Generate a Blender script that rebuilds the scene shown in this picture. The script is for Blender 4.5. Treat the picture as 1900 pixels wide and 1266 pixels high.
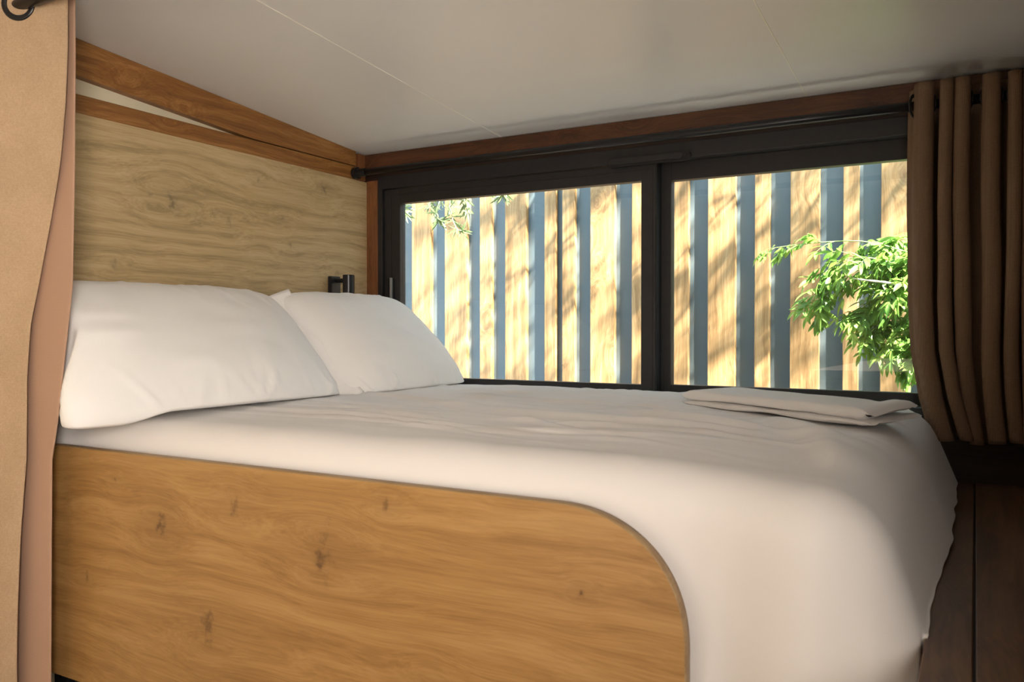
import bpy, bmesh, math, random
from mathutils import Vector, Matrix, noise
for o in list(bpy.data.objects): bpy.data.objects.remove(o)
C = bpy.context.scene.collection
R = math.radians
H = 1.55                                   # eye height above the room floor; everything is modelled relative to it, then lifted

# ------------------------------------------------------------------ camera, light, exposure
F = 1525.0; YAW = R(29.4); PITCH = R(0.83)
cd = bpy.data.cameras.new('camera'); cam = bpy.data.objects.new('camera', cd); C.objects.link(cam)
cd.sensor_width = 36; cd.lens = 36 * F / 1900; cd.clip_start = 0.02
cam.location = (0, 0, H); cam.rotation_euler = (R(90) - PITCH, 0, YAW)
cd.dof.use_dof = True; cd.dof.focus_distance = 3.2; cd.dof.aperture_fstop = 9
bpy.context.scene.camera = cam

sc = bpy.context.scene
sc.view_settings.view_transform = 'Standard'; sc.view_settings.look = 'None'
sc.view_settings.gamma = 1; sc.view_settings.use_curve_mapping = False
sc.view_settings.exposure = 0.45

w = bpy.data.worlds.new('sky'); sc.world = w; w.use_nodes = True
wn = w.node_tree.nodes; wl = w.node_tree.links
bg = wn['Background']; bg.inputs['Color'].default_value = (0.62, 0.80, 1.0, 1); bg.inputs['Strength'].default_value = 3.0

SUNV = Vector((0.75, -0.30, 0.85)).normalized()
sd = bpy.data.lights.new('sun', 'SUN'); sd.energy = 54; sd.color = (1.0, 0.95, 0.88); sd.angle = R(1.2)
sun = bpy.data.objects.new('sun', sd); C.objects.link(sun); sun.rotation_euler = SUNV.to_track_quat('Z', 'Y').to_euler()

def area(name, loc, target, sx, sy, power, col):
    l = bpy.data.lights.new(name, 'AREA'); l.shape = 'RECTANGLE'; l.size = sx; l.size_y = sy; l.energy = power; l.color = col
    o = bpy.data.objects.new(name, l); C.objects.link(o); o.location = Vector(loc) + Vector((0, 0, H))
    o.rotation_euler = (Vector(loc) - Vector(target)).to_track_quat('Z', 'Y').to_euler()
    return o
area('rear_fill_light', (-1.0, -0.77, -0.55), (-1.05, 1.4, -0.30), 1.3, 0.7, 6, (1.0, 0.80, 0.63))  # added warm light from behind the camera; no door is built there
a2 = area('side_fill_light', (0.535, -0.28, 0.10), (-2.0, 1.10, 0.05), 0.9, 0.8, 31, (1.0, 0.90, 0.80)); a2.data.spread = R(108)  # added fill for headboard and pillows; the right wall has no window

# ------------------------------------------------------------------ materials
def inp(n, k, v):
    if k in n.inputs: n.inputs[k].default_value = v
def mat(name, col, rough=0.6, metal=0.0, spec=0.5):
    m = bpy.data.materials.new(name); m.use_nodes = True
    b = m.node_tree.nodes['Principled BSDF']
    b.inputs['Base Color'].default_value = (*col, 1); b.inputs['Roughness'].default_value = rough
    b.inputs['Metallic'].default_value = metal; inp(b, 'Specular IOR Level', spec)
    return m
class NT:
    def __init__(s, m): s.t = m.node_tree; s.n = s.t.nodes; s.l = s.t.links; s.b = s.n['Principled BSDF']
    def new(s, ty, **kw):
        x = s.n.new(ty)
        for k, v in kw.items(): setattr(x, k, v)
        return x
    def math(s, op, a, b=None, c=None):
        x = s.n.new('ShaderNodeMath'); x.operation = op
        for i, v in enumerate((a, b, c)):
            if v is None: continue
            if isinstance(v, (int, float)): x.inputs[i].default_value = v
            else: s.l.new(v, x.inputs[i])
        return x.outputs[0]
    def ramp(s, fac, stops):
        r = s.n.new('ShaderNodeValToRGB'); s.l.new(fac, r.inputs[0]); e = r.color_ramp.elements
        while len(e) < len(stops): e.new(0.5)
        for k, (p, c) in enumerate(stops): e[k].position = p; e[k].color = (*c, 1) if len(c) == 3 else c
        return r.outputs[0]
    def noise(s, vec, scale, detail=4, rough=0.55, dist=0):
        x = s.n.new('ShaderNodeTexNoise'); s.l.new(vec, x.inputs['Vector']); x.inputs['Scale'].default_value = scale
        x.inputs['Detail'].default_value = detail; x.inputs['Roughness'].default_value = rough; x.inputs['Distortion'].default_value = dist
        return x.outputs['Fac']
    def mixc(s, fac, a, b, mode='MIX'):
        x = s.n.new('ShaderNodeMix'); x.data_type = 'RGBA'; x.blend_type = mode
        for k, v in ((0, fac), (6, a), (7, b)):
            if isinstance(v, (int, float)): x.inputs[k].default_value = v
            elif isinstance(v, tuple): x.inputs[k].default_value = (*v, 1)
            else: s.l.new(v, x.inputs[k])
        return x.outputs[2]
    def bump(s, h, strength=0.2, dist=0.01):
        x = s.n.new('ShaderNodeBump'); x.inputs['Strength'].default_value = strength; x.inputs['Distance'].default_value = dist
        s.l.new(h, x.inputs['Height']); s.l.new(x.outputs[0], s.b.inputs['Normal'])

def wood(name, axis, light, mid, dark, knotcol, rough=0.5, knot_scale=2.2, fine=1.0, knots=1.0, off=(0, 0, 0), rnd=True, figure=1.0, marks=()):
    """long grain along `axis`, flowing round scattered knots"""
    m = mat(name, mid, rough); g = NT(m)
    tc = g.new('ShaderNodeAttribute', attribute_name='grain') if marks else g.new('ShaderNodeTexCoord')
    sep = g.new('ShaderNodeSeparateXYZ'); g.l.new(tc.outputs['Vector' if marks else 'Object'], sep.inputs[0])
    oi = g.new('ShaderNodeObjectInfo'); rn = g.math('MULTIPLY', oi.outputs['Random'], 17.0 if rnd else 0.0)
    ax = 'XYZ'.index(axis.upper()); oth = [i for i in range(3) if i != ax]
    A = g.math('ADD', g.math('ADD', sep.outputs[ax], off[0]), rn)
    B = g.math('ADD', g.math('ADD', sep.outputs[oth[0]], off[1]), rn); Cc = g.math('ADD', sep.outputs[oth[1]], off[2])
    def vec(a, b, c, so=None):
        x = g.new('ShaderNodeCombineXYZ')
        for i, v in enumerate((a, b, c)): g.l.new(v, x.inputs[i])
        return x.outputs[0]
    # knots
    vk = vec(g.math('MULTIPLY', A, 0.75), g.math('MULTIPLY', B, 1.0 if axis == 'z' else 0.12), g.math('MULTIPLY', Cc, 0.12 if axis == 'z' else 1.0))
    wv = g.new('ShaderNodeTexNoise'); wv.inputs['Scale'].default_value = 4; g.l.new(vk, wv.inputs['Vector'])
    ad = g.new('ShaderNodeVectorMath', operation='MULTIPLY_ADD'); g.l.new(wv.outputs['Color'], ad.inputs[0]); ad.inputs[1].default_value = (0.10, 0.10, 0.10); g.l.new(vk, ad.inputs[2])
    vo = g.new('ShaderNodeTexVoronoi'); vo.inputs['Scale'].default_value = knot_scale; vo.inputs['Randomness'].default_value = 1; g.l.new(ad.outputs[0], vo.inputs['Vector'])
    d = vo.outputs['Distance']
    near = g.math('POWER', 2.718, g.math('MULTIPLY', g.math('MULTIPLY', d, d), -28.0))       # gaussian round a knot
    near = g.math('MULTIPLY', near, knots)
    push = None; core = None
    NA = g.noise(tc.outputs['Vector' if marks else 'Object'], 55, 3); NB = g.noise(tc.outputs['Vector' if marks else 'Object'], 34, 3)
    for (ka, kz, kr, kd_) in marks:
        da = g.math('MULTIPLY', g.math('SUBTRACT', sep.outputs[ax], ka), 0.62); dz = g.math('SUBTRACT', sep.outputs[2], kz)
        na = g.math('MULTIPLY', g.math('SUBTRACT', NA, 0.5), kr * 1.1); nz = g.math('MULTIPLY', g.math('SUBTRACT', NB, 0.5), kr * 2.2)
        ca = g.math('ADD', g.math('MULTIPLY', da, 2.3), na); cz = g.math('ADD', dz, nz)
        qc = g.math('ADD', g.math('MULTIPLY', ca, ca), g.math('MULTIPLY', cz, cz))
        q = g.math('ADD', g.math('MULTIPLY', da, da), g.math('MULTIPLY', dz, dz))
        ga = g.math('POWER', 2.718, g.math('MULTIPLY', q, -1.0 / (kr * kr)))
        pu = g.math('MULTIPLY', g.math('MULTIPLY', dz, ga), -0.85); push = pu if push is None else g.math('ADD', push, pu)
        co = g.math('MULTIPLY', g.math('POWER', 2.718, g.math('MULTIPLY', qc, -14.0 / (kr * kr))), kd_)
        co = g.math('ADD', co, g.math('MULTIPLY', ga, kd_ * 0.20)); core = co if core is None else g.math('MAXIMUM', core, co)
    # flowing grain
    slow = g.noise(vec(g.math('MULTIPLY', A, 1.1), g.math('MULTIPLY', B, 3.5), g.math('MULTIPLY', Cc, 3.5)), 1.5, 2)
    phase = g.math('ADD', g.math('MULTIPLY', slow, 0.10 * figure), g.math('MULTIPLY', near, 0.10))
    if push is not None: phase = g.math('ADD', phase, push)
    B2 = g.math('ADD', B, phase); C2 = g.math('ADD', Cc, phase)
    g1 = g.noise(vec(g.math('MULTIPLY', A, 1.3), g.math('MULTIPLY', B2, 26 * fine), g.math('MULTIPLY', C2, 26 * fine)), 1.0, 6, 0.66)
    g2 = g.noise(vec(g.math('MULTIPLY', A, 6.0), g.math('MULTIPLY', B2, 170 * fine), g.math('MULTIPLY', C2, 170 * fine)), 1.0, 3, 0.6)
    v = g.math('ADD', g.math('MULTIPLY', g1, 0.66), g.math('MULTIPLY', g2, 0.34))
    col = g.ramp(v, [(0.36, dark), (0.5, mid), (0.62, light)])
    kd = g.ramp(g.math('ADD', d, g.math('MULTIPLY', g2, 0.03)), [(0.015, (1, 1, 1)), (0.075, (0.45, 0.45, 0.45)), (0.17, (0, 0, 0))])
    kd = g.math('MULTIPLY', kd, 0.75 * min(knots, 1))
    sel = g.ramp(vo.outputs['Color'], [(0.18, (0, 0, 0)), (0.30, (1, 1, 1))]); kd = g.math('MULTIPLY', kd, sel)
    if core is not None: kd = g.math('MINIMUM', g.math('MULTIPLY', core, g.math('ADD', 0.45, g.math('MULTIPLY', g1, 1.1))), 0.9)
    col = g.mixc(kd, col, knotcol)
    g.l.new(col, g.b.inputs['Base Color']); g.bump(v, 0.10, 0.004)
    return m
def fabric(name, c1, c2, scale=900, rough=0.9, weave=0.35, twill=True, cloud=0.15):
    m = mat(name, c1, rough, spec=0.2); g = NT(m)
    tc = g.new('ShaderNodeTexCoord'); sep = g.new('ShaderNodeSeparateXYZ'); g.l.new(tc.outputs['Object'], sep.inputs[0])
    hx = g.math('ADD', sep.outputs[0], g.math('MULTIPLY', sep.outputs[1], 0.7))
    a = g.math('SINE', g.math('MULTIPLY', g.math('ADD', hx, g.math('MULTIPLY', sep.outputs[2], 0.75)) if twill else hx, scale))
    b = g.math('SINE', g.math('MULTIPLY', sep.outputs[2], scale * 1.1))
    t = g.math('ADD', g.math('MULTIPLY', a, 0.3), g.math('MULTIPLY', b, 0.12))
    n1 = g.noise(tc.outputs['Object'], 9, 3); n2 = g.noise(tc.outputs['Object'], 260, 2)
    v = g.math('ADD', g.math('ADD', g.math('MULTIPLY', t, weave), g.math('MULTIPLY', n1, cloud * 2)), g.math('MULTIPLY', n2, 0.5))
    col = g.ramp(v, [(0.1, c2), (0.75, c1)]); g.l.new(col, g.b.inputs['Base Color'])
    g.bump(g.math('ADD', t, n2), 0.35, 0.0012)
    return m
def sheet_mat(name, col):
    m = mat(name, col, 0.85, spec=0.2); g = NT(m); tc = g.new('ShaderNodeTexCoord')
    n = g.noise(tc.outputs['Object'], 5, 3); n2 = g.noise(tc.outputs['Object'], 600, 2)
    g.bump(g.math('ADD', g.math('MULTIPLY', n, 1.0), g.math('MULTIPLY', n2, 0.04)), 0.25, 0.01)
    inp(g.b, 'Sheen Weight', 0.15)
    return m
def mottled(name, c1, c2, scale, rough, spec=0.5):
    m = mat(name, c1, rough, spec=spec); g = NT(m); tc = g.new('ShaderNodeTexCoord')
    g.l.new(g.ramp(g.noise(tc.outputs['Object'], scale, 4), [(0.35, c1), (0.65, c2)]), g.b.inputs['Base Color'])
    return m

M = {}
# knots of the two oak panels: place along the board, height, size, darkness
GMARK = ((-1.590, -0.450, .060, .9), (-1.357, -0.370, .055, .55), (-1.110, -0.443, .085, .8), (-1.440, -0.640, .075, .65), (-0.955, -0.330, .030, .6), (-0.555, -0.430, .022, .9), (-1.75, -0.355, .02, .6), (-0.87, -0.66, .05, .6), (-1.86, -0.60, .03, .5))
HMARK = ((1.70, 0.400, .075, .7), (2.38, 0.525, .06, .75), (2.16, 0.390, .045, .45), (2.20, 0.300, .035, .5), (1.62, 0.405, .04, .5), (1.92, 0.350, .05, .35), (2.45, 0.20, .05, .4), (1.50, 0.18, .04, .4), (2.05, 0.52, .03, .35))
M['head'] = wood('pale_oak_panel', 'y', (0.57, 0.43, 0.24), (0.48, 0.35, 0.178), (0.32, 0.235, 0.11), (0.17, 0.13, 0.07), 0.5, 2.6, 1.5, 0.0, (0, .3, .1), False, 0.9, HMARK)
M['guard'] = wood('golden_oak_panel', 'x', (0.46, 0.265, 0.098), (0.39, 0.21, 0.069), (0.29, 0.148, 0.046), (0.13, 0.065, 0.025), 0.42, 2.4, 1.35, 0.0, (.35, .0, .55), False, 1.2, GMARK)
M['edge'] = wood('golden_oak_edge', 'x', (0.40, 0.27, 0.13), (0.33, 0.21, 0.10), (0.25, 0.15, 0.07), (0.13, 0.065, 0.025), 0.5, 2, 1, 0)
M['beamy'] = wood('stained_pine_rafter', 'y', (0.37, 0.175, 0.05), (0.26, 0.11, 0.027), (0.17, 0.065, 0.016), (0.07, 0.025, 0.008), 0.45, 4.5, 1.6)
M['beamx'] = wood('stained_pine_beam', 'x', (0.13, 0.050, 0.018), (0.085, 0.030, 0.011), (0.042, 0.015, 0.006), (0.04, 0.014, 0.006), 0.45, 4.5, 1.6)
M['post'] = wood('stained_pine_post', 'z', (0.25, 0.10, 0.035), (0.19, 0.07, 0.024), (0.11, 0.04, 0.014), (0.04, 0.014, 0.006), 0.45, 4, 1.6)
M['batten'] = wood('larch_batten', 'z', (0.45, 0.28, 0.13), (0.35, 0.195, 0.075), (0.21, 0.105, 0.036), (0.08, 0.033, 0.014), 0.6, 3.6, 1.6, 1.0)
M['floor'] = wood('dark_oak_floor', 'y', (0.17, 0.085, 0.036), (0.12, 0.058, 0.024), (0.07, 0.032, 0.013), (0.03, 0.014, 0.006), 0.45, 3, 1.0, .7)
M['darkwood'] = wood('dark_brown_wall_board', 'x', (0.045, 0.020, 0.011), (0.032, 0.014, 0.008), (0.02, 0.009, 0.005), (0.012, 0.006, 0.003), 0.6, 3, 1.0, .5)
M['ceiling'] = mottled('white_laminate_ceiling', (0.78, 0.78, 0.77), (0.80, 0.80, 0.79), 3, 0.36)
M['joint'] = mat('pale_joint_strip', (0.90, 0.88, 0.80), 0.4)
M['cream'] = mottled('cream_wall_paint', (0.72, 0.64, 0.46), (0.75, 0.67, 0.49), 6, 0.6)
M['black'] = mottled('anthracite_aluminium', (0.015, 0.0145, 0.016), (0.019, 0.018, 0.019), 40, 0.5)
M['gasket'] = mat('black_rubber_gasket', (0.006, 0.006, 0.007), 0.6)
M['rod'] = mat('black_powder_coated_metal', (0.014, 0.014, 0.016), 0.3, 0.2)
M['steel'] = mat('brushed_steel', (0.45, 0.43, 0.42), 0.35, 0.8)
M['curt_l'] = fabric('sand_twill', (0.60, 0.43, 0.28), (0.36, 0.245, 0.145), 1700, weave=0.7)
M['lining'] = fabric('smooth_brown_lining', (0.46, 0.29, 0.20), (0.44, 0.275, 0.19), 1500, weave=0.05, cloud=0.05)
M['curt_r'] = fabric('taupe_linen', (0.24, 0.155, 0.10), (0.16, 0.10, 0.062), 1300, weave=0.3, twill=False)
M['sheet'] = sheet_mat('white_cotton_sheet', (0.83, 0.80, 0.78))
M['pillow'] = sheet_mat('white_cotton_pillowcase', (0.86, 0.84, 0.82))
M['towel'] = sheet_mat('folded_linen', (0.78, 0.75, 0.73))
M['grey'] = mottled('blue_grey_sheet_cladding', (0.092, 0.118, 0.127), (0.104, 0.133, 0.142), 2.5, 0.42)
M['ground'] = mottled('gravel', (0.28, 0.26, 0.22), (0.42, 0.39, 0.33), 60, 0.9)
M['bark'] = mottled('pale_bark', (0.42, 0.36, 0.28), (0.62, 0.55, 0.46), 50, 0.85)
M['stem'] = mat('green_stem', (0.22, 0.30, 0.08), 0.6)
def leafmat(name, c1, c2, c3):
    m = mat(name, c1, 0.42); g = NT(m); tc = g.new('ShaderNodeTexCoord')
    col = g.ramp(g.noise(tc.outputs['Object'], 14, 2), [(0.32, c1), (0.5, c2), (0.68, c3)])
    g.l.new(col, g.b.inputs['Base Color'])
    tr = g.new('ShaderNodeBsdfTranslucent'); g.l.new(col, tr.inputs[0]); mx = g.new('ShaderNodeMixShader'); mx.inputs[0].default_value = 0.45
    g.l.new(g.b.outputs[0], mx.inputs[1]); g.l.new(tr.outputs[0], mx.inputs[2]); g.l.new(mx.outputs[0], g.n['Material Output'].inputs[0])
    return m
M['vine'] = leafmat('fresh_green_leaf', (0.10, 0.22, 0.04), (0.18, 0.33, 0.06), (0.32, 0.44, 0.09))
M['olive'] = leafmat('silver_green_leaf', (0.09, 0.14, 0.05), (0.15, 0.20, 0.085), (0.24, 0.28, 0.15))
gm = bpy.data.materials.new('window_glass'); gm.use_nodes = True; g = NT(gm)
g.n.remove(g.b); fr = g.new('ShaderNodeFresnel'); fr.inputs[0].default_value = 1.5
tp = g.new('ShaderNodeBsdfTransparent'); tp.inputs[0].default_value = (0.95, 0.98, 0.97, 1)
gl = g.new('ShaderNodeBsdfGlossy'); gl.inputs['Roughness'].default_value = 0.0
mx = g.new('ShaderNodeMixShader'); g.l.new(g.math('MULTIPLY', fr.outputs[0], 0.6), mx.inputs[0]); g.l.new(tp.outputs[0], mx.inputs[1]); g.l.new(gl.outputs[0], mx.inputs[2])
g.l.new(mx.outputs[0], g.n['Material Output'].inputs[0]); M['glass'] = gm

# ------------------------------------------------------------------ helpers
def px(px_, py_, Y):
    """world point (relative to the eye) seen at photo pixel, on the vertical plane y = Y"""
    v = Vector(((px_ - 950) / F, (633 - py_) / F, -1.0)); v = cam.rotation_euler.to_matrix() @ v
    return v * (Y / v.y)
def obj(name, me, m, parent=None, smooth=False):
    if isinstance(me, bmesh.types.BMesh):
        b = me; me = bpy.data.meshes.new(name); bmesh.ops.recalc_face_normals(b, faces=b.faces); b.to_mesh(me); b.free()
    if name in ('side_panel', 'headboard'):
        at = me.attributes.new('grain', 'FLOAT_VECTOR', 'POINT')
        for i_, v_ in enumerate(me.vertices): at.data[i_].vector = v_.co
    me.materials.append(m); o = bpy.data.objects.new(name, me); C.objects.link(o)
    if smooth: me.shade_smooth()
    if parent: o.parent = parent
    return o
def tag(o, label=None, cat=None, group=None, kind=None):
    if label: o['label'] = label
    if cat: o['category'] = cat
    if group: o['group'] = group
    if kind: o['kind'] = kind
    return o
def thing(name, label, cat, group=None, kind=None):
    o = bpy.data.objects.new(name, None); C.objects.link(o); o.empty_display_size = 0.05
    return tag(o, label, cat, group, kind)
def bm_(): return bmesh.new()
def box(b, x0, x1, y0, y1, z0, z1, bevel=0.0, mtx=None):
    r = bmesh.ops.create_cube(b, size=1)
    vs = r['verts']
    for v in vs: v.co = Vector(((x0 + x1) / 2 + v.co.x * (x1 - x0), (y0 + y1) / 2 + v.co.y * (y1 - y0), (z0 + z1) / 2 + v.co.z * (z1 - z0)))
    if bevel:
        es = list({e for v in vs for e in v.link_edges})
        r2 = bmesh.ops.bevel(b, geom=es, offset=bevel, segments=2, affect='EDGES', profile=0.5)
        vs = r2['verts']
    if mtx:
        bmesh.ops.transform(b, matrix=mtx, verts=vs)
    return b
def prism(b, pts, a, lo, hi):
    """polygon pts extruded along axis a (0=x,1=y,2=z)"""
    def mk(p, t):
        q = list(p); q.insert(a, t); return b.verts.new(q)
    A = [mk(p, lo) for p in pts]; B = [mk(p, hi) for p in pts]; n = len(pts)
    b.faces.new(A); b.faces.new(B[::-1])
    for i in range(n): b.faces.new([A[i], B[i], B[(i + 1) % n], A[(i + 1) % n]])
    return b
def tube(b, pts, rad, seg=10, cap=True):
    pts = [Vector(p) for p in pts]; rings = []
    for i, p in enumerate(pts):
        t = (pts[min(i + 1, len(pts) - 1)] - pts[max(i - 1, 0)]).normalized()
        up = Vector((0, 0, 1)) if abs(t.z) < 0.9 else Vector((1, 0, 0))
        s = t.cross(up).normalized(); u = s.cross(t)
        r = rad[i] if isinstance(rad, (list, tuple)) else rad
        rings.append([b.verts.new(p + (s * math.cos(k * 2 * math.pi / seg) + u * math.sin(k * 2 * math.pi / seg)) * r) for k in range(seg)])
    for i in range(len(rings) - 1):
        for k in range(seg): b.faces.new([rings[i][k], rings[i][(k + 1) % seg], rings[i + 1][(k + 1) % seg], rings[i + 1][k]])
    if cap: b.faces.new(rings[0]); b.faces.new(rings[-1][::-1])
    return b
def torus(b, c, n, R0, r0, sx=1.0, seg=36, s2=12):
    n = Vector(n).normalized(); up = Vector((0, 0, 1)); s = n.cross(up).normalized(); u = s.cross(n); V = []
    for i in range(seg):
        a = i * 2 * math.pi / seg; d = s * math.cos(a) + u * math.sin(a)
        V.append([b.verts.new(Vector(c) + d * (R0 + r0 * math.cos(k * 2 * math.pi / s2)) + n * r0 * sx * math.sin(k * 2 * math.pi / s2)) for k in range(s2)])
    for i in range(seg):
        for k in range(s2): b.faces.new([V[i][k], V[(i + 1) % seg][k], V[(i + 1) % seg][(k + 1) % s2], V[i][(k + 1) % s2]])
    return b
def grid(fn, nu, nv):
    """fn(i,j)->Vector for i in 0..nu, j in 0..nv"""
    b = bm_(); V = [[b.verts.new(fn(i, j)) for j in range(nv + 1)] for i in range(nu + 1)]
    for i in range(nu):
        for j in range(nv):
            try: b.faces.new([V[i][j], V[i + 1][j], V[i + 1][j + 1], V[i][j + 1]])
            except ValueError: pass
    return b
def sstep(a, b, x):
    t = max(0, min(1, (x - a) / (b - a))); return t * t * (3 - 2 * t)
def lerp(pts, x):
    if x <= pts[0][0]: return pts[0][1]
    for (a, u), (b, v) in zip(pts, pts[1:]):
        if x <= b: return u + (v - u) * (x - a) / (b - a)
    return pts[-1][1]
def solid(o, th, off=0):
    md = o.modifiers.new('thickness', 'SOLIDIFY'); md.thickness = th; md.offset = off; return o

XW = -2.16; YW = 2.64; XR = 0.55; YB = -0.80; ZF = -H
def ceil_z(y): return 0.705 + 0.078 * (YW - y)

# ------------------------------------------------------------------ setting
b = bm_(); prism(b, [(YB, ceil_z(YB)), (YW + 0.12, ceil_z(YW + 0.12)), (YW + 0.12, ceil_z(YW) + 0.10), (YB, ceil_z(YB) + 0.14)], 0, XW - 0.14, XR + 0.1)
ce = tag(obj('ceiling', b, M['ceiling']), kind='structure')
for x in (-1.524, -0.451):
    b = bm_(); prism(b, [(YB, ceil_z(YB) - 0.0008), (YW, ceil_z(YW) - 0.0008), (YW, ceil_z(YW) + 0.002), (YB, ceil_z(YB) + 0.002)], 0, x - 0.0016, x + 0.0016)
    o = obj('joint_strip', b, M['joint'], ce); o['label'] = 'thin pale strip between two ceiling panels'
b = bm_(); box(b, XW - 0.14, XR + 0.1, YB, YW + 0.1, ZF - 0.05, ZF); tag(obj('floor', b, M['floor']), kind='structure')
b = bm_(); prism(b, [(YB, ZF), (YW + 0.1, ZF), (YW + 0.1, ceil_z(YW + 0.1)), (YB, ceil_z(YB))], 0, XW - 0.14, XW - 0.03); tag(obj('wall_left', b, M['cream']), kind='structure')
b = bm_(); prism(b, [(YB, ZF), (YW + 0.1, ZF), (YW + 0.1, ceil_z(YW + 0.1)), (YB, ceil_z(YB))], 0, XR, XR + 0.1); tag(obj('wall_right', b, M['darkwood']), kind='structure')
b = bm_(); box(b, XW - 0.14, XR + 0.1, YB - 0.1, YB, ZF, ceil_z(YB)); tag(obj('wall_front', b, M['cream']), kind='structure')
# window wall: below, right of and above the window
GX0, GX1, GZ0, GZ1 = -2.105, 0.19, -0.255, 0.615
b = bm_(); box(b, XW - 0.03, XR, YW, YW + 0.10, ZF, GZ0); box(b, GX1, XR, YW, YW + 0.10, GZ0, 0.72); box(b, XW - 0.03, GX0, YW + 0.01, YW + 0.10, GZ0, 0.72); box(b, GX0, GX1, YW + 0.005, YW + 0.10, GZ1, 0.72)
tag(obj('wall_back', b, M['darkwood']), kind='structure')
# beams and posts
b = bm_(); box(b, XW, XR, YW - 0.022, YW + 0.004, 0.650, 0.7045, 0.002); tag(obj('trim_1', b, M['beamx']), label='dark stained wooden beam along the top of the window', kind='structure')
b = bm_(); box(b, XW, GX0, YW - 0.012, YW + 0.009, -0.43, 0.600, 0.002); tag(obj('trim_2', b, M['post']), label='reddish brown corner post beside the window frame', kind='structure')
b = bm_()
prism(b, [(0.6, ceil_z(0.6) - 0.001), (YW - 0.075, ceil_z(YW - 0.075) - 0.001), (YW - 0.075, 0.6525), (2.02, 0.6535), (1.30, ceil_z(1.30) - 0.103), (0.6, ceil_z(0.6) - 0.103)], 0, XW - 0.029, XW - 0.001)
tag(obj('trim_3', b, M['beamy']), label='sloping stained rafter on the headboard wall under the ceiling', kind='structure')
b = bm_(); box(b, XW - 0.029, XW - 0.003, 0.6, YW - 0.07, 0.597, 0.6495, 0.0015); tag(obj('trim_4', b, M['beamy']), label='level stained board running on top of the headboard', kind='structure')
b = bm_(); box(b, XW - 0.028, XW + 0.004, YW - 0.068, YW - 0.023, 0.598, 0.703, 0.0015); tag(obj('trim_5', b, M['post']), label='short stained wood block in the corner below the ceiling', kind='structure')
# headboard
b = bm_(); box(b, XW - 0.029, XW, 0.9, YW - 0.0005, -0.80, 0.5965, 0.0012)
hb = tag(obj('headboard', b, M['head']), 'pale oak-look headboard panel behind the two pillows', 'headboard')

# ------------------------------------------------------------------ window
win = tag(thing('window_1', None, None), kind='structure')
def ringframe(b, x0, x1, z0, z1, wl_, wr_, wt, wb, y0, y1, bev=0.0015):
    box(b, x0, x0 + wl_, y0, y1, z0, z1, bev); box(b, x1 - wr_, x1, y0, y1, z0, z1, bev)
    box(b, x0 + wl_, x1 - wr_, y0 + 0.0004, y1 - 0.0004, z1 - wt, z1, bev); box(b, x0 + wl_, x1 - wr_, y0 + 0.0004, y1 - 0.0004, z0, z0 + wb, bev)
b = bm_(); ringframe(b, GX0, GX1, GZ0, GZ1, 0.022, 0.03, 0.052, 0.028, YW - 0.008, YW + 0.11)
obj('window_frame', b, M['black'], win)
zs0, zs1 = GZ0 + 0.030, 0.560
b = bm_(); ringframe(b, GX0 + 0.024, -0.938, zs0, zs1, 0.078, 0.050, 0.058, 0.036, YW + 0.004, YW + 0.040)
s1 = obj('sash', b, M['black'], win); s1['label'] = 'left sliding sash'
b = bm_(); ringframe(b, -0.950, GX1 - 0.031, zs0, zs1 + 0.004, 0.052, 0.07, 0.062, 0.036, YW + 0.050, YW + 0.086)
s2 = obj('sash', b, M['black'], win); s2['label'] = 'right sliding sash'
b = bm_()
for (x0, x1, y) in ((GX0 + 0.034, -0.948, YW + 0.003),):
    ringframe(b, x0 + 0.025, x1 + 0.002, zs0 + 0.01, zs1 - 0.022, 0.0016, 0.0016, 0.0016, 0.0016, y, y + 0.003, 0)
box(b, -0.9375, -0.933, YW + 0.006, YW + 0.05, zs0, zs1)
obj('gasket', b, M['gasket'], s1)
b = bm_(); box(b, GX0 + 0.10, -0.986, YW + 0.020, YW + 0.024, zs0 + 0.034, zs1 - 0.056); o = obj('pane', b, M['glass'], s1)
b = bm_(); box(b, -0.900, GX1 - 0.10, YW + 0.066, YW + 0.070, zs0 + 0.034, zs1 - 0.056); o = obj('pane', b, M['glass'], s2)
# trickle vent: black capsule
def capsule(b, x0, x1, z, r, y0, y1, seg=10):
    pts = [(x1 - r + r * math.cos(a), z + r * math.sin(a)) for a in [(-math.pi / 2 + i * math.pi / seg) for i in range(seg + 1)]]
    pts += [(x0 + r + r * math.cos(a), z + r * math.sin(a)) for a in [(math.pi / 2 + i * math.pi / seg) for i in range(seg + 1)]]
    prism(b, pts, 1, y0, y1)
b = bm_(); capsule(b, -1.103, -0.812, 0.568, 0.017, YW - 0.022, YW - 0.0085)
v = obj('vent', b, M['gasket'], win); v['label'] = 'long black rounded vent cover on the window frame'
b = bm_(); capsule(b, -1.094, -0.835, 0.568, 0.0095, YW - 0.027, YW - 0.0225); obj('vent_slider', b, M['black'], v)
b = bm_(); tube(b, [(-0.829, YW - 0.027, 0.568), (-0.829, YW - 0.0222, 0.568)], 0.006, 14); obj('screw', b, M['gasket'], v)
b = bm_(); box(b, -2.056, -2.030, YW - 0.010, YW + 0.0035, 0.03, 0.205, 0.003)
h_ = obj('handle', b, M['rod'], s1); 
b = bm_(); box(b, -2.036, -2.030, YW - 0.022, YW - 0.0105, 0.03, 0.205, 0.001); o = obj('grip', b, M['steel'], h_); o['label'] = 'steel coloured grip strip'

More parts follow.
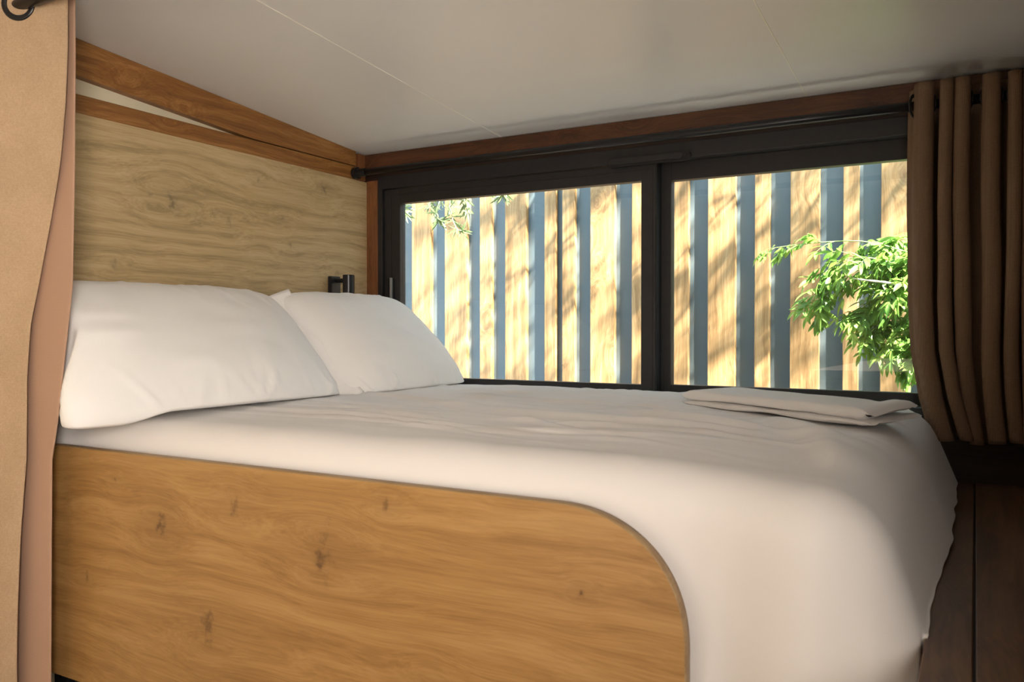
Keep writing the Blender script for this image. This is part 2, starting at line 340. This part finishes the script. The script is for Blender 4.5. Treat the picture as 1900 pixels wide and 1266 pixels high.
# ------------------------------------------------------------------ platform beside the bed
b = bm_(); plat = thing('wooden_platform', 'dark brown wooden platform of wide boards beside the foot of the bed', 'platform')
ZP = -0.430
for (x0, x1) in ((-0.058, 0.0), (0.004, 0.26), (0.265, XR - 0.002)):
    b = bm_(); box(b, x0, x1, 0.75, YW - 0.002, ZP - 0.03, ZP, 0.0015); obj('board', b, M['floor'], plat)
b = bm_(); box(b, 0.0, 0.004, 0.76, YW - 0.003, ZP - 0.028, ZP - 0.006); o = obj('gap_profile', b, M['rod'], plat); o['label'] = 'black metal strip in the gap between boards'
b = bm_(); box(b, -0.057, XR - 0.002, 0.80, YW - 0.003, ZF, ZP - 0.031); obj('plinth', b, M['darkwood'], plat)

# ------------------------------------------------------------------ bed
bed = thing('bed', 'built-in double bed with a rounded golden oak side panel', 'bed')
YG = 1.215
zt, zb, xr_, xl_ = -0.287, -0.860, -0.381, XW + 0.001
def guard_poly(ins):
    pts = [(xl_ + ins * 0, zb + ins), (xr_ - ins, zb + ins)]
    cx, cz, rx, rz = xr_ - 0.225, zt - 0.21, 0.225 - ins, 0.21 - ins       # generous elliptical corner
    for k in range(25):
        a = k * math.pi / 2 / 24; e = 0.90
        pts.append((cx + rx * max(0, math.cos(a)) ** e, cz + rz * math.sin(a) ** e))
    pts.append((xl_, zt - ins))
    return pts
b = bm_(); prism(b, guard_poly(0.0016), 1, YG, YG + 0.022); obj('side_panel', b, M['guard'], bed)
b = bm_(); P0 = guard_poly(0.0); P1 = guard_poly(0.0016); n = len(P0)
VV = [[b.verts.new((p[0], y, p[1])) for p in Q] for (Q, y) in ((P1, YG - 0.0006), (P0, YG - 0.0006), (P0, YG + 0.0226), (P1, YG + 0.0226))]
for i in range(1, n - 1):
    for k in range(3): b.faces.new([VV[k][i], VV[k][i + 1], VV[k + 1][i + 1], VV[k + 1][i]])
obj('edge_banding', b, M['edge'], bed, True)
b = bm_(); box(b, XW + 0.002, -0.13, 1.26, 2.615, ZP - 0.03, ZP); o = obj('bed_base', b, M['darkwood'], bed)
b = bm_()
for k in range(60): box(b, XW + 0.002 + k * 0.03, XW + 0.024 + k * 0.03, YG + 0.10, YG + 0.115, ZF, ZP - 0.031)
box(b, XW + 0.002, -0.36, YG + 0.116, YG + 0.13, ZF, ZP - 0.031)
o = obj('slatted_front', b, M['rod'], bed); o['label'] = 'black vertical slats under the side panel'
b = bm_(); box(b, XW + 0.01, -0.20, 1.36, 2.57, ZP + 0.001, -0.24, 0.03); tag(obj('mattress', b, M['sheet'], None, True), 'mattress under the white sheet on the bed', 'mattress')

# sheet
random.seed(4)
RID = []
for k in range(80):
    cx = random.uniform(-1.5, -0.25); cy = random.uniform(1.5, 2.5); a = random.gauss(-0.12, 0.22); L = random.uniform(0.12, 0.45); W = random.uniform(0.005, 0.015); h = random.uniform(-0.0035, 0.006)
    RID.append((cx, cy, math.cos(a), math.sin(a), L, W, h, random.uniform(-.5, .5)))
for (cx, cy, a, L, W, h) in ((-0.95, 2.05, -0.10, .5, .016, .008), (-0.55, 1.80, -0.45, .35, .02, .010), (-0.70, 1.72, -0.15, .5, .02, .008), (-0.30, 1.75, -0.95, .22, .028, .014), (-0.22, 1.55, -1.2, .25, .03, .012), (-0.42, 2.02, -0.5, .25, .015, .009), (-1.2, 2.25, 0.05, .4, .014, .007), (-1.45, 1.95, -.3, .3, .012, .006), (-0.25, 1.95, -.7, .2, .022, .013)):
    RID.append((cx, cy, math.cos(a), math.sin(a), L, W, h, .3))
def wrinkle(x, y):
    z = 0
    for (cx, cy, ca, sa, L, W, h, bnd) in RID:
        dx, dy = x - cx, y - cy; u = dx * ca + dy * sa
        if abs(u) > L * 2: continue
        v_ = -dx * sa + dy * ca - bnd * u * u * 0.4
        if abs(v_) > W * 4: continue
        z += 2.6 * h * math.exp(-(u / L) ** 2 * 1.4 - (v_ / W) ** 2)
    z += 0.010 * noise.noise(Vector((x * 2.0, y * 5.5, 3.1))) + 0.0025 * noise.noise(Vector((x * 6 + 2, y * 17, 7)))
    return z
XF = -0.205; TOP = -0.203
def top_pts(n, a, b): return [a + (b - a) * k / n for k in range(n + 1)]
NS, NT_, NK = 190, 130, 34
SX = top_pts(NS, XW + 0.006, XF); SK = [(k + 1) / NK for k in range(NK)]
TY = [None]
def sheet_fn(i, j):
    # i along x (last NK = foot skirt); j along y: NK far skirt reversed, top, NK near skirt
    a = 0 if i <= NS else SK[i - NS - 1]
    if j < 12: bb = -(12 - j) / 12
    elif j <= 12 + NT_: bb = 0
    else: bb = SK[j - 12 - NT_ - 1]
    x = SX[min(i, NS)]
    ynear = 1.342 - 0.052 * sstep(-0.395, -0.16, x)
    tj = max(0, min(NT_, j - 12)) / NT_
    y = 2.545 + (ynear - 2.545) * tj
    r = 0.085
    foot = a > 0; side = bb != 0
    z = TOP - 0.016 * sstep(0.5, 0.0, (y - ynear)) - 0.012 * sstep(0.35, 0, XF - x)
    w_ = wrinkle(x, y) * (0.35 + 0.65 * sstep(2.56, 2.30, y))
    du, dv2 = (x + 0.672) * 0.8955 + (y - 2.105) * -0.4450, (x + 0.672) * 0.4450 + (y - 2.105) * 0.8955   # under the folded towel the cloth lies flat
    inside = sstep(-0.06, 0.0, du) * sstep(0.60, 0.54, du) * sstep(-0.05, 0.0, dv2) * sstep(0.25, 0.20, dv2)
    if w_ > 0: w_ = 0.034 * (1 - math.exp(-w_ / 0.034)) * (1 - inside)
    else: w_ *= 1 - 0.8 * inside
    if not foot and not side: return Vector((x, y, z + w_))
    A = a; Bm = abs(bb); d = max(A, Bm)
    if foot and side: ang = math.pi / 4 * (Bm / A) if A >= Bm else math.pi / 2 - math.pi / 4 * (A / Bm)
    else: ang = 0 if foot else math.pi / 2
    dirx, diry = math.cos(ang), math.sin(ang) * (1 if bb < 0 else -1)
    fw = math.sin(ang) ** 2
    Lf = 0.255; Ls = (0.40 + 0.35 * sstep(-0.52, -0.40, x)) if bb > 0 else 0.22
    L = Lf * (1 - fw) + Ls * fw
    s = d * L
    if s < r * math.pi / 2: out = r * math.sin(s / r); dn = r * (1 - math.cos(s / r))
    else: out = r; dn = r + s - r * math.pi / 2
    per = (y if ang < 0.8 else x) * 1.0 + ang * 0.16
    dd = min(dn / 0.22, 1.3)
    flare = ((0.068 + 0.020 * sstep(1.3, 1.9, y)) * dd * (1 - fw) + (0.0 if bb <= 0 else 0.012 * sstep(-0.36, -0.22, x) * dd * fw))
    amp = (0.003 * (1 - fw) + 0.004 * fw) * dd
    if x < -0.36 and fw > 0.5: amp = 0; 
    if ang > 0.15 and ang < 1.4 and bb > 0: amp *= 1.2
    fold = amp * 0.75 * (math.sin(per * 19 + 2.4 * math.sin(per * 6)) + 0.35 * math.sin(per * 47 + 1 + dd))
    if bb < 0: fold = 0
    out += flare + fold
    zz = z + w_ * max(0, 1 - s / 0.12) - dn
    X_ = x + dirx * out
    if fw > 0.02 and bb > 0 and y < 1.5 and ang > 0: X_ = min(X_, -0.062)
    if zz < ZP + 0.004 and (X_ > -0.0615 or bb < 0 or ang == 0): zz = ZP + 0.004
    return Vector((X_, y + diry * out, zz))
b = grid(sheet_fn, NS + NK, 12 + NT_ + NK); bmesh.ops.remove_doubles(b, verts=b.verts, dist=0.00005)
tag(obj('bed_sheet', b, M['sheet'], None, True), 'white cotton sheet spread over the mattress and hanging over its foot end', 'bed sheet')

# folded linen
ta = Vector((-0.672, 2.105)); tb = Vector((-0.195, 1.868)); dv = (tb - ta).normalized(); nv = Vector((-dv.y, dv.x))
def towel_fn(lo, hi, L0, L1, D, seed, end):
    def f(i, j):
        # closed loop section in (depth, height), i along length
        u = i / 60; t = j / 40 * 2 * math.pi
        c, s = math.cos(t), math.sin(t)
        ex = 0.16
        dy = abs(c) ** ex * (1 if c > 0 else -1); dz = abs(s) ** 0.5 * (1 if s > 0 else -1)
        if dy < 0: dz *= 0.98
        L = L0 + (L1 - L0) * u
        e = min(u, 1 - u) * 2; k = sstep(0, 0.035, min(u, 1 - u)) * 0.55 + 0.45
        if i == 0 or i == 60: k = 0.05
        mid = (lo + hi) / 2; hh = (hi - lo) / 2
        rum = sstep(0.72, 1.0, u) * end
        wv = 0.004 * noise.noise(Vector((L * 9 + seed, dy * 2, dz))) + rum * 0.012 * noise.noise(Vector((L * 22 + seed, dy * 3.5, 1)))
        dep = D / 2 + dy * D / 2 * (1 - 0.03 * (1 - k)) + 0.004 * noise.noise(Vector((L * 8, seed, 0)))
        p = ta + dv * (L + (0.006 * dz)) + nv * dep
        zz = mid - 0.002 - 0.009 * u * u + dz * hh * k + wv + (0.012 * sstep(0.8, 1.0, u) * end * (0.5 + 0.5 * dy))
        return Vector((p.x, p.y, zz))
    return f
base_t = TOP + 0.005
tw = thing('folded_linen', 'off-white folded towel lying at the foot of the bed near the window', 'towel')
for nm, lo, hi, L0, L1, D, sd_, en in (('lower_fold', 0.0, 0.015, 0.0, 0.535, 0.20, 3, .4), ('upper_fold', 0.0150, 0.041, 0.0, 0.528, 0.195, 8, 1.0)):
    b = grid(towel_fn(base_t + lo, base_t + hi, L0, L1, D, sd_, en), 60, 40); bmesh.ops.remove_doubles(b, verts=b.verts, dist=0.0001)
    obj(nm, b, M['towel'], tw, True)

# pillows
def pillow(name, label, c, size, tilt, yaw, seed, T, roll=0.0, sag=0.0):
    Wd, Hd = size                         # Wd along bed width (world y), Hd leaning height
    mtx = Matrix.Translation(c) @ Matrix.Rotation(yaw, 4, 'Z') @ Matrix.Rotation(roll, 4, 'X') @ Matrix.Rotation(tilt, 4, 'Y')
    # local: y = width, x(local) down the slope towards the foot, z = thickness outwards
    N = 90
    b = bm_(); rnd = random.Random(seed)
    cr = [(rnd.uniform(-.9, .9), rnd.choice([-1, 1, 1]), rnd.uniform(-.5, .5), rnd.uniform(.15, .4), rnd.uniform(.012, .03), rnd.uniform(.3, 1)) for _ in range(26)]
    def surf(u, v, side):
        au, av = abs(u), abs(v)
        th = ((1 - au ** 2.4) * (1 - av ** 2.4)) ** 0.50
        pin = 0.03; cut = 1 - 0.085 * (au * av) ** 5
        x = cut * v * Hd / 2 * (1 - pin * (1 - au ** 2) * av ** 3)
        y = cut * u * Wd / 2 * (1 - pin * (1 - av ** 2) * au ** 3)
        z = side * T / 2 * th * (1.0 + 0.10 * noise.noise(Vector((u * 1.4, v * 1.4, seed))))
        if side > 0:
            wz = 0
            for (cu, ed, sl, ln, wd, am) in cr:
                dv_ = (1 - v * ed); duu = u - cu - sl * dv_
                wz += am * math.exp(-(duu / wd) ** 2) * math.exp(-((dv_ - .18) / ln) ** 2)
            z += 0.007 * wz * min(1, th * 2.2)
            z += 0.008 * noise.noise(Vector((u * 4, v * 4, seed + 5))) * th
            x += sag * th * T * 0.35
        return mtx @ Vector((x, y, z))
    TopV = {}; 
    for side in (1, -1):
        for i in range(N + 1):
            for j in range(N + 1):
                edge = i in (0, N) or j in (0, N)
                if side == -1 and edge: TopV[(-1, i, j)] = TopV[(1, i, j)]; continue
                cu = -math.cos(math.pi * i / N); cv = -math.cos(math.pi * j / N)
                u = 0.5 * cu + 0.5 * (2 * i / N - 1); v_ = 0.5 * cv + 0.5 * (2 * j / N - 1)
                TopV[(side, i, j)] = b.verts.new(surf(u, v_, side))
        for i in range(N):
            for j in range(N):
                f = [TopV[(side, i, j)], TopV[(side, i + 1, j)], TopV[(side, i + 1, j + 1)], TopV[(side, i, j + 1)]]
                b.faces.new(f if side > 0 else f[::-1])
    for v_ in b.verts:
        zmin = TOP - 0.006 - 0.028 * sstep(1.34, 1.20, v_.co.y)
        ym = 1.178 - 0.10 * sstep(-1.855, -1.76, v_.co.x) + 0.03
        if v_.co.y < ym: v_.co.y = ym - 0.03 * (1 - math.exp((v_.co.y - ym) / 0.03))
        if v_.co.z < zmin + 0.02: v_.co.z = zmin + 0.02 * math.exp((v_.co.z - zmin - 0.02) / 0.05)
        if v_.co.x < XW + 0.004: v_.co.x = XW + 0.004
    o = obj(name, b, M['pillow'], None, True); return tag(o, label, 'pillow', 'white pillows leaning on the headboard'), mtx
p1, m1 = pillow('pillow', 'large white pillow at the near side of the bed, beside the sand curtain', (-1.885, 1.530, -0.062), (0.90, 0.51), R(46), R(-2), 3, 0.25, R(0), 0.5)
p2, m2 = pillow('pillow', 'white pillow in the far corner next to the window, below the reading lamp', (-1.850, 2.306, -0.066), (0.66, 0.525), R(46), R(2), 11, 0.26, R(0), 0.5)
# open hem of the near pillowcase
b = bm_()
def flap(i, j):
    v = -0.92 + 1.9 * i / 40; t = j / 8
    q = m1 @ Vector((v * 0.245, 0.423 + 0.062 * t, 0.002 + 0.050 * t + 0.008 * math.sin(v * 5 + 2 * t)))
    q.z = max(q.z, TOP - 0.002); return q
b = grid(flap, 40, 8); o = obj('pillowcase_hem', b, M['pillow'], p1, True); solid(o, 0.0025)

# reading lamp on headboard
lamp = thing('reading_lamp', 'small black cylindrical reading lamp on the headboard above the far pillow', 'lamp')
lc = px(632, 530, 2.0); 
ly = 2.425; 
b = bm_(); box(b, XW + 0.0005, XW + 0.018, ly - 0.030, ly + 0.026, 0.03, 0.203, 0.004); obj('wall_plate', b, M['rod'], lamp)
b = bm_(); tube(b, [(XW + 0.017, ly, 0.186), (XW + 0.058, ly + 0.004, 0.186)], 0.0085, 14); obj('arm', b, M['rod'], lamp)
b = bm_(); tube(b, [(XW + 0.074, ly + 0.006, 0.075), (XW + 0.074, ly + 0.006, 0.076), (XW + 0.074, ly + 0.006, 0.206), (XW + 0.074, ly + 0.006, 0.207)], [0.021, 0.022, 0.022, 0.021], 32); obj('lamp_head', b, M['rod'], lamp, False)

# ------------------------------------------------------------------ window curtain rod and curtain
rod = thing('curtain_rod', 'black round curtain rod running above the window', 'curtain rod')
YR, ZR = 2.555, 0.621
b = bm_(); tube(b, [(XW + 0.012, YR, ZR), (XR - 0.012, YR, ZR)], 0.0135, 24); obj('pole', b, M['rod'], rod, True)
for x0, x1 in ((XW, XW + 0.018), (XR - 0.018, XR)):
    b = bm_(); tube(b, [(x0 + 0.0003, YR, ZR), (x1 - 0.0003, YR, ZR)], 0.0235, 28); obj('end_cap', b, M['rod'], rod)
b = bm_(); tube(b, [(XW + 0.018, YR, ZR), (XW + 0.06, YR, ZR)], 0.0165, 24); obj('collar', b, M['rod'], rod)

cur = thing('curtain', 'taupe linen eyelet curtain gathered at the right end of the window', 'curtain')
NU = 420; ZC = [0.674, -0.305]
def ccx(t, zf):
    ph = t * 2 * math.pi
    pitch = 0.0505 * (1 + 0.10 * math.sin(t * 2.3 + 1)) 
    x = t * 0.0525 + 0.010 * math.sin(t * 2.1 + .5)
    k = 0.021 + 0.002 * zf
    x += k * math.sin(2 * ph) * 0.55
    if t < -0.12: x -= 0.085 * (-0.12 - t)
    A = 0.046 - 0.010 * zf + 0.008 * math.sin(t * 1.7) * zf
    return x, -A * math.cos(ph)
def curt_fn(i, j):
    t = -0.42 + 8.9 * i / NU; zf = j / 60; z = ZC[0] + (ZC[1] - ZC[0]) * zf
    x, y = ccx(t, zf)
    drift = lerp([(0, 0), (0.35, -0.004), (0.6, 0.0), (0.75, 0.008), (0.88, 0.03), (1.0, 0.062)], zf) * max(0, 1 - t / 5)
    drift += 0.006 * math.sin(zf * 5 + t * 1.9) * zf + 0.004 * noise.noise(Vector((t * .8, zf * 3, 1)))
    y += 0.010 * noise.noise(Vector((t * 1.1, zf * 2.2, 5)))
    z += 0.006 * math.sin(t * 2.1) * zf
    return Vector((-0.128 + x + drift, YR - 0.004 + y, z))
b = grid(curt_fn, NU, 60); o = obj('curtain_fabric', b, M['curt_r'], cur, True); solid(o, 0.002)
for k in range(9):
    t = 0.25 + 0.5 * k * 1.0 - 0.5
    if t < -0.4: continue
    x, y = ccx(t, 0.05); b = bm_(); s = 1 if k % 2 else -1
    torus(b, (-0.128 + x, YR, ZR), (1, 0.0 + .35 * s, 0), 0.0285 if t < 0 else 0.0225, 0.0055, 0.6); o = obj('eyelet', b, M['rod'], cur, True)

# ------------------------------------------------------------------ bed privacy curtain at left
YL, ZL = 1.08, 0.732
rod2 = thing('curtain_rod', 'black curtain rod under the ceiling over the near side of the bed', 'curtain rod')
b = bm_(); tube(b, [(XW - 0.028, YL, ZL), (XR - 0.001, YL, ZL)], 0.0135, 24); obj('pole', b, M['rod'], rod2, True)
b = bm_(); tube(b, [(XW - 0.0295, YL, ZL), (XW - 0.012, YL, ZL)], 0.025, 24); obj('end_cap', b, M['rod'], rod2)
cl = thing('curtain', 'sand coloured twill curtain drawn to the headboard end at the left edge', 'curtain')
E1 = [(0, 125), (100, 124), (200, 118), (300, 108), (400, 92), (500, 75), (600, 57), (700, 52), (860, 54), (1000, 47), (1266, 42)]
E2 = [(0, 139), (100, 140), (300, 139), (530, 135), (650, 122), (790, 107), (860, 97), (1000, 96), (1266, 95)]
def e_x(E, z, Y):
    # x of an edge profile (heights down the cloth) in the plane y = Y
    zc = 1.88; py = 611 - z / zc * F
    return px(lerp(E, py), py, Y).x
def curtl(i, j):
    u = i / 60; zf = j / 70; z = 0.806 + (-1.42 - 0.806) * zf
    xe, ye = e_x(E1, z, 1.13), 1.13
    # from the piercing point outwards to the near fold, then back towards the wall
    if u < 0.62:
        s = u / 0.62; x = xe - 0.235 * s; y = ye - 0.135 * s + 0.012 * math.sin(s * math.pi * 2.2 + z * 2.0) * sstep(0.68, 0.2, z)
    else:
        s = (u - 0.62) / 0.38; x = xe - 0.235 + 0.03 * math.sin(s * math.pi) - 0.04 * s; y = ye - 0.135 + 0.16 * s - 0.012 * math.sin(math.pi * s)
    x += 0.003 * noise.noise(Vector((u * 4, z * 3, 2))) ; y += 0.005 * noise.noise(Vector((u * 5, z * 2.2, 9)))
    return Vector((max(x, XW - 0.02), y, z))
b = grid(curtl, 60, 70); o = obj('curtain_fabric', b, M['curt_l'], cl, True); solid(o, 0.0022)
def linl(i, j):
    u = i / 30; zf = j / 70; z = 0.800 + (-1.42 - 0.800) * zf
    x1 = e_x(E2, z, 1.152); y = 1.152 - 0.010 * math.sin(u * math.pi) * (1 if u < 1 else 0)
    return Vector((max(XW - 0.02, x1 - 0.21 * (1 - u)), y, z))
b = grid(linl, 30, 70); o = obj('lining', b, M['lining'], cl, True); solid(o, 0.002); o['label'] = 'smooth brown back layer of the curtain'
b = bm_(); torus(b, (-1.880, YL - 0.004, ZL), (0.50, -0.87, 0), 0.0320, 0.0070, 0.8); o = obj('eyelet', b, M['rod'], cl, True)

# ------------------------------------------------------------------ outside
YFN = 3.85
b = bm_(); box(b, -7, 5, YW + 0.12, YFN + 1.0, ZF - 0.35, ZF - 0.30); tag(obj('ground', b, M['ground']), kind='structure')
fence = thing('fence', 'fence of uneven larch battens on blue grey sheet outside the window', 'fence')
b = bm_(); box(b, -7, 4.0, YFN, YFN + 0.03, ZF - 0.30, 0.86); obj('backing_sheet', b, M['grey'], fence)
BT = [(668, 690), (712, 740), (764, 799), (825, 866), (890, 912), (937, 976), (1010, 1031), (1043, 1066), (1095, 1140), (1172, 1204), (1238, 1277), (1313, 1364), (1400, 1428), (1466, 1520), (1564, 1593), (1634, 1691), (1722, 1752), (1790, 1840), (1868, 1890), (1925, 1975)]
xs = [(px(a, 500, YFN - 0.030).x, px(c, 500, YFN - 0.030).x) for a, c in BT]
x = xs[0][0]
rb = random.Random(2)
while x > -5.0:
    wd = rb.uniform(.06, .15); gp = rb.uniform(.06, .12); xs.append((x - gp - wd, x - gp)); x -= gp + wd
for (a, c) in xs:
    b = bm_(); box(b, a, c, YFN - 0.030, YFN - 0.001, ZF - 0.26, 0.845 + rb.uniform(-.01, .01), 0.002); obj('batten', b, M['batten'], fence)

def leaf(b, base, d, up, L, W, droop=0.25, fold=0.25):
    d = d.normalized(); s = d.cross(up)
    if s.length < 1e-3: s = d.cross(Vector((1, 0, 0)))
    s.normalize(); u = s.cross(d).normalized(); N = 5; rows = []
    for i in range(N + 1):
        t = i / N; ww = W / 2 * (math.sin(math.pi * min(1, t * 0.92 + 0.04)) ** 0.8) * (1 - 0.25 * t)
        if i == N: ww = 0.0003
        c = base + d * L * t - u * droop * L * t * t
        rows.append([b.verts.new(c - s * ww + u * ww * fold), b.verts.new(c), b.verts.new(c + s * ww + u * ww * fold)])
    for i in range(N):
        for k in range(2): b.faces.new([rows[i][k], rows[i][k + 1], rows[i + 1][k + 1], rows[i + 1][k]])
def rv(r, s=1.0): return Vector((r.gauss(0, s), r.gauss(0, s), r.gauss(0, s)))
def path(pts, n=24):
    P = [Vector(p) for p in pts]; out = []
    for k in range(n + 1):
        t = k / n * (len(P) - 1); i = min(int(t), len(P) - 2); f = t - i
        p0 = P[max(i - 1, 0)]; p1_, p2_ = P[i], P[i + 1]; p3 = P[min(i + 2, len(P) - 1)]
        out.append(0.5 * ((2 * p1_) + (p2_ - p0) * f + (2 * p0 - 5 * p1_ + 4 * p2_ - p3) * f * f + (3 * p1_ - p0 - 3 * p2_ + p3) * f ** 3))
    return out
# climbing plant with compound leaves
vn = thing('climbing_plant', 'bright green leafy shrub outside the right window pane, beside the curtain', 'plant')
lb, st = bm_(), bm_(); r = random.Random(21)
def pinnate(start, d, L, n=5, leafL=0.052):
    d = d.normalized(); side = d.cross(Vector((0, 0, 1))).normalized() if abs(d.z) < .95 else Vector((1, 0, 0))
    side = (side + rv(r, .35)).normalized(); up = side.cross(d).normalized()
    P = [start + d * L * t - Vector((0, 0, 1)) * L * 0.35 * t * t for t in (0, .25, .5, .75, 1)]
    tube(st, P, [0.0012, 0.0011, 0.001, 0.0009, 0.0007], 5)
    for k in range(n):
        t = 0.25 + 0.7 * k / (n - 1); p = start + d * L * t - Vector((0, 0, 1)) * L * 0.35 * t * t
        for sg in (-1, 1):
            leaf(lb, p, side * sg + d * 0.7 + rv(r, .15) + Vector((0, 0, -.35)), up + rv(r, .25), leafL * r.uniform(.75, 1.2), leafL * r.uniform(.34, .44), r.uniform(.1, .4))
    leaf(lb, P[-1], d + Vector((0, 0, -.6)) + rv(r, .15), up, leafL * 1.25, leafL * .42)
stems = [([(1780, 500, 3.05), (1690, 470, 3.0), (1600, 448, 2.98), (1500, 452, 2.96), (1425, 462, 2.95)], .07),
         ([(1760, 470, 3.1), (1700, 450, 3.1), (1660, 440, 3.08), (1640, 470, 3.0)], .09),
         ([(1760, 540, 3.1), (1660, 490, 3.0), (1580, 478, 2.95), (1530, 505, 2.95)], .10),
         ([(1780, 560, 3.15), (1700, 520, 3.1), (1600, 500, 3.05), (1540, 535, 3.0), (1505, 560, 3.0)], .11),
         ([(1790, 600, 3.2), (1700, 560, 3.15), (1630, 555, 3.05), (1580, 580, 3.0)], .11),
         ([(1790, 640, 3.2), (1720, 600, 3.15), (1650, 590, 3.1), (1610, 620, 3.05)], .11),
         ([(1790, 640, 3.1), (1730, 620, 3.1), (1680, 620, 3.1), (1655, 640, 3.0)], .10),
         ([(1790, 590, 3.0), (1730, 540, 3.0), (1690, 520, 3.0), (1650, 540, 2.95)], .10),
         ([(1790, 650, 3.0), (1740, 630, 3.0), (1700, 640, 3.0), (1690, 670, 3.0)], .08),
         ([(1790, 560, 2.98), (1740, 500, 3.0), (1700, 480, 3.0), (1670, 500, 3.0)], .10)]
for pts, pl in stems:
    P = path([px(a, c, Y + 0.33) for a, c, Y in pts], 16)
    tube(st, P, [0.0035 - 0.0022 * k / 16 for k in range(17)], 6)
    for k in range(2, 17):
        t = (P[min(k + 1, 16)] - P[k - 1]).normalized()
        if k >= 2:
            for q in range(2 if pl > .07 else 1):
                d = t * .8 + Vector((r.gauss(0, .4), r.gauss(0, .55), -0.30 + r.gauss(0, .45)))
                pinnate(P[k], d, pl * r.uniform(.7, 1.15) * (1 - .35 * (k / 16 > .8)), r.choice([3, 4, 5]), .050 * (0.8 if k > 13 else 1.0))
obj('foliage', lb, M['vine'], vn); obj('stem', st, M['stem'], vn)
b = bm_(); P = path([px(1760, 540, 3.27), px(1690, 532, 3.26), px(1640, 524, 3.25), px(1605, 520, 3.24), px(1578, 516, 3.24)], 18)
tube(b, P, [0.0065 - 0.0045 * k / 18 + 0.0006 * math.sin(k * 2.3) for k in range(19)], 8)
trunk = path([px(1760, 540, 3.27), px(1800, 600, 3.35), Vector((0.10, 3.45, -0.8)), Vector((0.12, 3.5, ZF - .30))], 18)
tube(b, trunk, [0.0065 + 0.02 * k / 18 for k in range(19)], 10)
o = obj('branch', b, M['bark'], vn, True); o['label'] = 'pale sunlit bare branch'

# olive tree: crown above the window gap, sprays hang into view at upper left
ol = thing('olive_tree', 'grey green narrow-leaved tree hanging over the fence at the top left of the window', 'tree')
lb, st = bm_(), bm_(); r = random.Random(5)
def spray(P, n, L=0.055, rr=0.003):
    tube(st, P, [rr * (1 - .7 * k / (len(P) - 1)) for k in range(len(P))], 5)
    for k in range(1, len(P)):
        t = (P[k] - P[k - 1]).normalized(); m_ = n if k < len(P) - 1 else n + 3
        for q in range(m_):
            d = t * r.uniform(.2, .9) + rv(r, .6)
            leaf(lb, P[k] + (P[k - 1] - P[k]) * r.random(), d, rv(r, 1), L * r.uniform(.7, 1.15), L * r.uniform(.16, .22), .1, .15)
SPR = [([(830, 250, 3.3), (830, 330, 3.3), (815, 375, 3.28), (808, 400, 3.25), (820, 410, 3.25)], 3),
       ([(860, 250, 3.3), (855, 330, 3.3), (835, 370, 3.28), (838, 400, 3.26), (848, 425, 3.25), (860, 428, 3.25)], 3),
       ([(880, 250, 3.35), (872, 330, 3.3), (862, 370, 3.3), (868, 390, 3.3)], 4),
       ([(800, 260, 3.3), (800, 330, 3.3), (795, 365, 3.3), (803, 385, 3.3)], 2),
       ([(735, 260, 3.3), (742, 350, 3.3), (748, 385, 3.3), (752, 398, 3.3)], 4),
       ([(950, 260, 3.3), (945, 330, 3.3), (935, 358, 3.3), (930, 364, 3.3)], 4)]
for pts, n in SPR:
    lb, st = bm_(), bm_(); spray(path([px(a, c, Y) for a, c, Y in pts], 12), n + 2, 0.062)
    br = obj('branch', st, M['bark'], ol); obj('foliage', lb, M['olive'], br)
lb, st = bm_(), bm_()
# the crown that throws the dappled shade
r = random.Random(13)
for k in range(270):
    x0 = r.uniform(-1.7, 3.2) if k < 190 else r.uniform(0.5, 2.6); y0 = r.uniform(2.95, 3.6); z0 = r.uniform(0.95, 2.6)
    q0 = Vector((x0, y0, z0)) - Vector((-0.12, 3.36, 0.12))
    if (q0 - SUNV * q0.dot(SUNV)).length < 0.36: continue
    p = Vector((x0, y0, z0)); d = Vector((r.gauss(-.3, .7), r.gauss(0, .3), r.gauss(-.15, .5))).normalized(); P = [p]
    for q in range(9): d = (d + rv(r, .18)).normalized(); p = p + d * 0.055; P.append(p)
    spray(P, 3, 0.075, 0.004)
limbs = [[(2.2, 4.3, -1.8), (2.3, 4.25, 0.5), (2.0, 4.0, 1.6), (1.0, 3.5, 2.1), (-.3, 3.3, 2.2), (-1.6, 3.3, 2.0)], [(2.0, 4.0, 1.6), (1.8, 3.6, 2.2), (1.9, 3.2, 2.6)], [(-.3, 3.3, 2.2), (-.9, 3.25, 1.7), (-1.3, 3.3, 1.35)], [(1.0, 3.5, 2.1), (.6, 3.3, 1.6), (.1, 3.2, 1.4)]]
b = bm_()
for kk, L_ in enumerate(limbs):
    P = path(L_, 24); r0 = 0.06 if kk == 0 else 0.018
    tube(b, P, [r0 * (1 - .75 * k / 24) for k in range(25)], 10)
obj('trunk', b, M['bark'], ol, True); obj('foliage', lb, M['olive'], ol); o = obj('twig', st, M['bark'], ol); o['kind'] = 'stuff'

# ------------------------------------------------------------------ origins at each thing's base, and lift to the room floor
bpy.context.view_layer.update()
for o in [o for o in C.objects if o.parent is None and o.type in ('MESH', 'EMPTY')]:
    tree = [o] + list(o.children_recursive); vs = [v.co for t in tree if t.type == 'MESH' for v in t.data.vertices]
    lo = Vector([min(v[i] for v in vs) for i in range(3)]); hi = Vector([max(v[i] for v in vs) for i in range(3)])
    base = Vector(((lo.x + hi.x) / 2, (lo.y + hi.y) / 2, lo.z))
    for t in tree:
        if t.type == 'MESH': t.data.transform(Matrix.Translation(-base))
    o.location = base + Vector((0, 0, H))
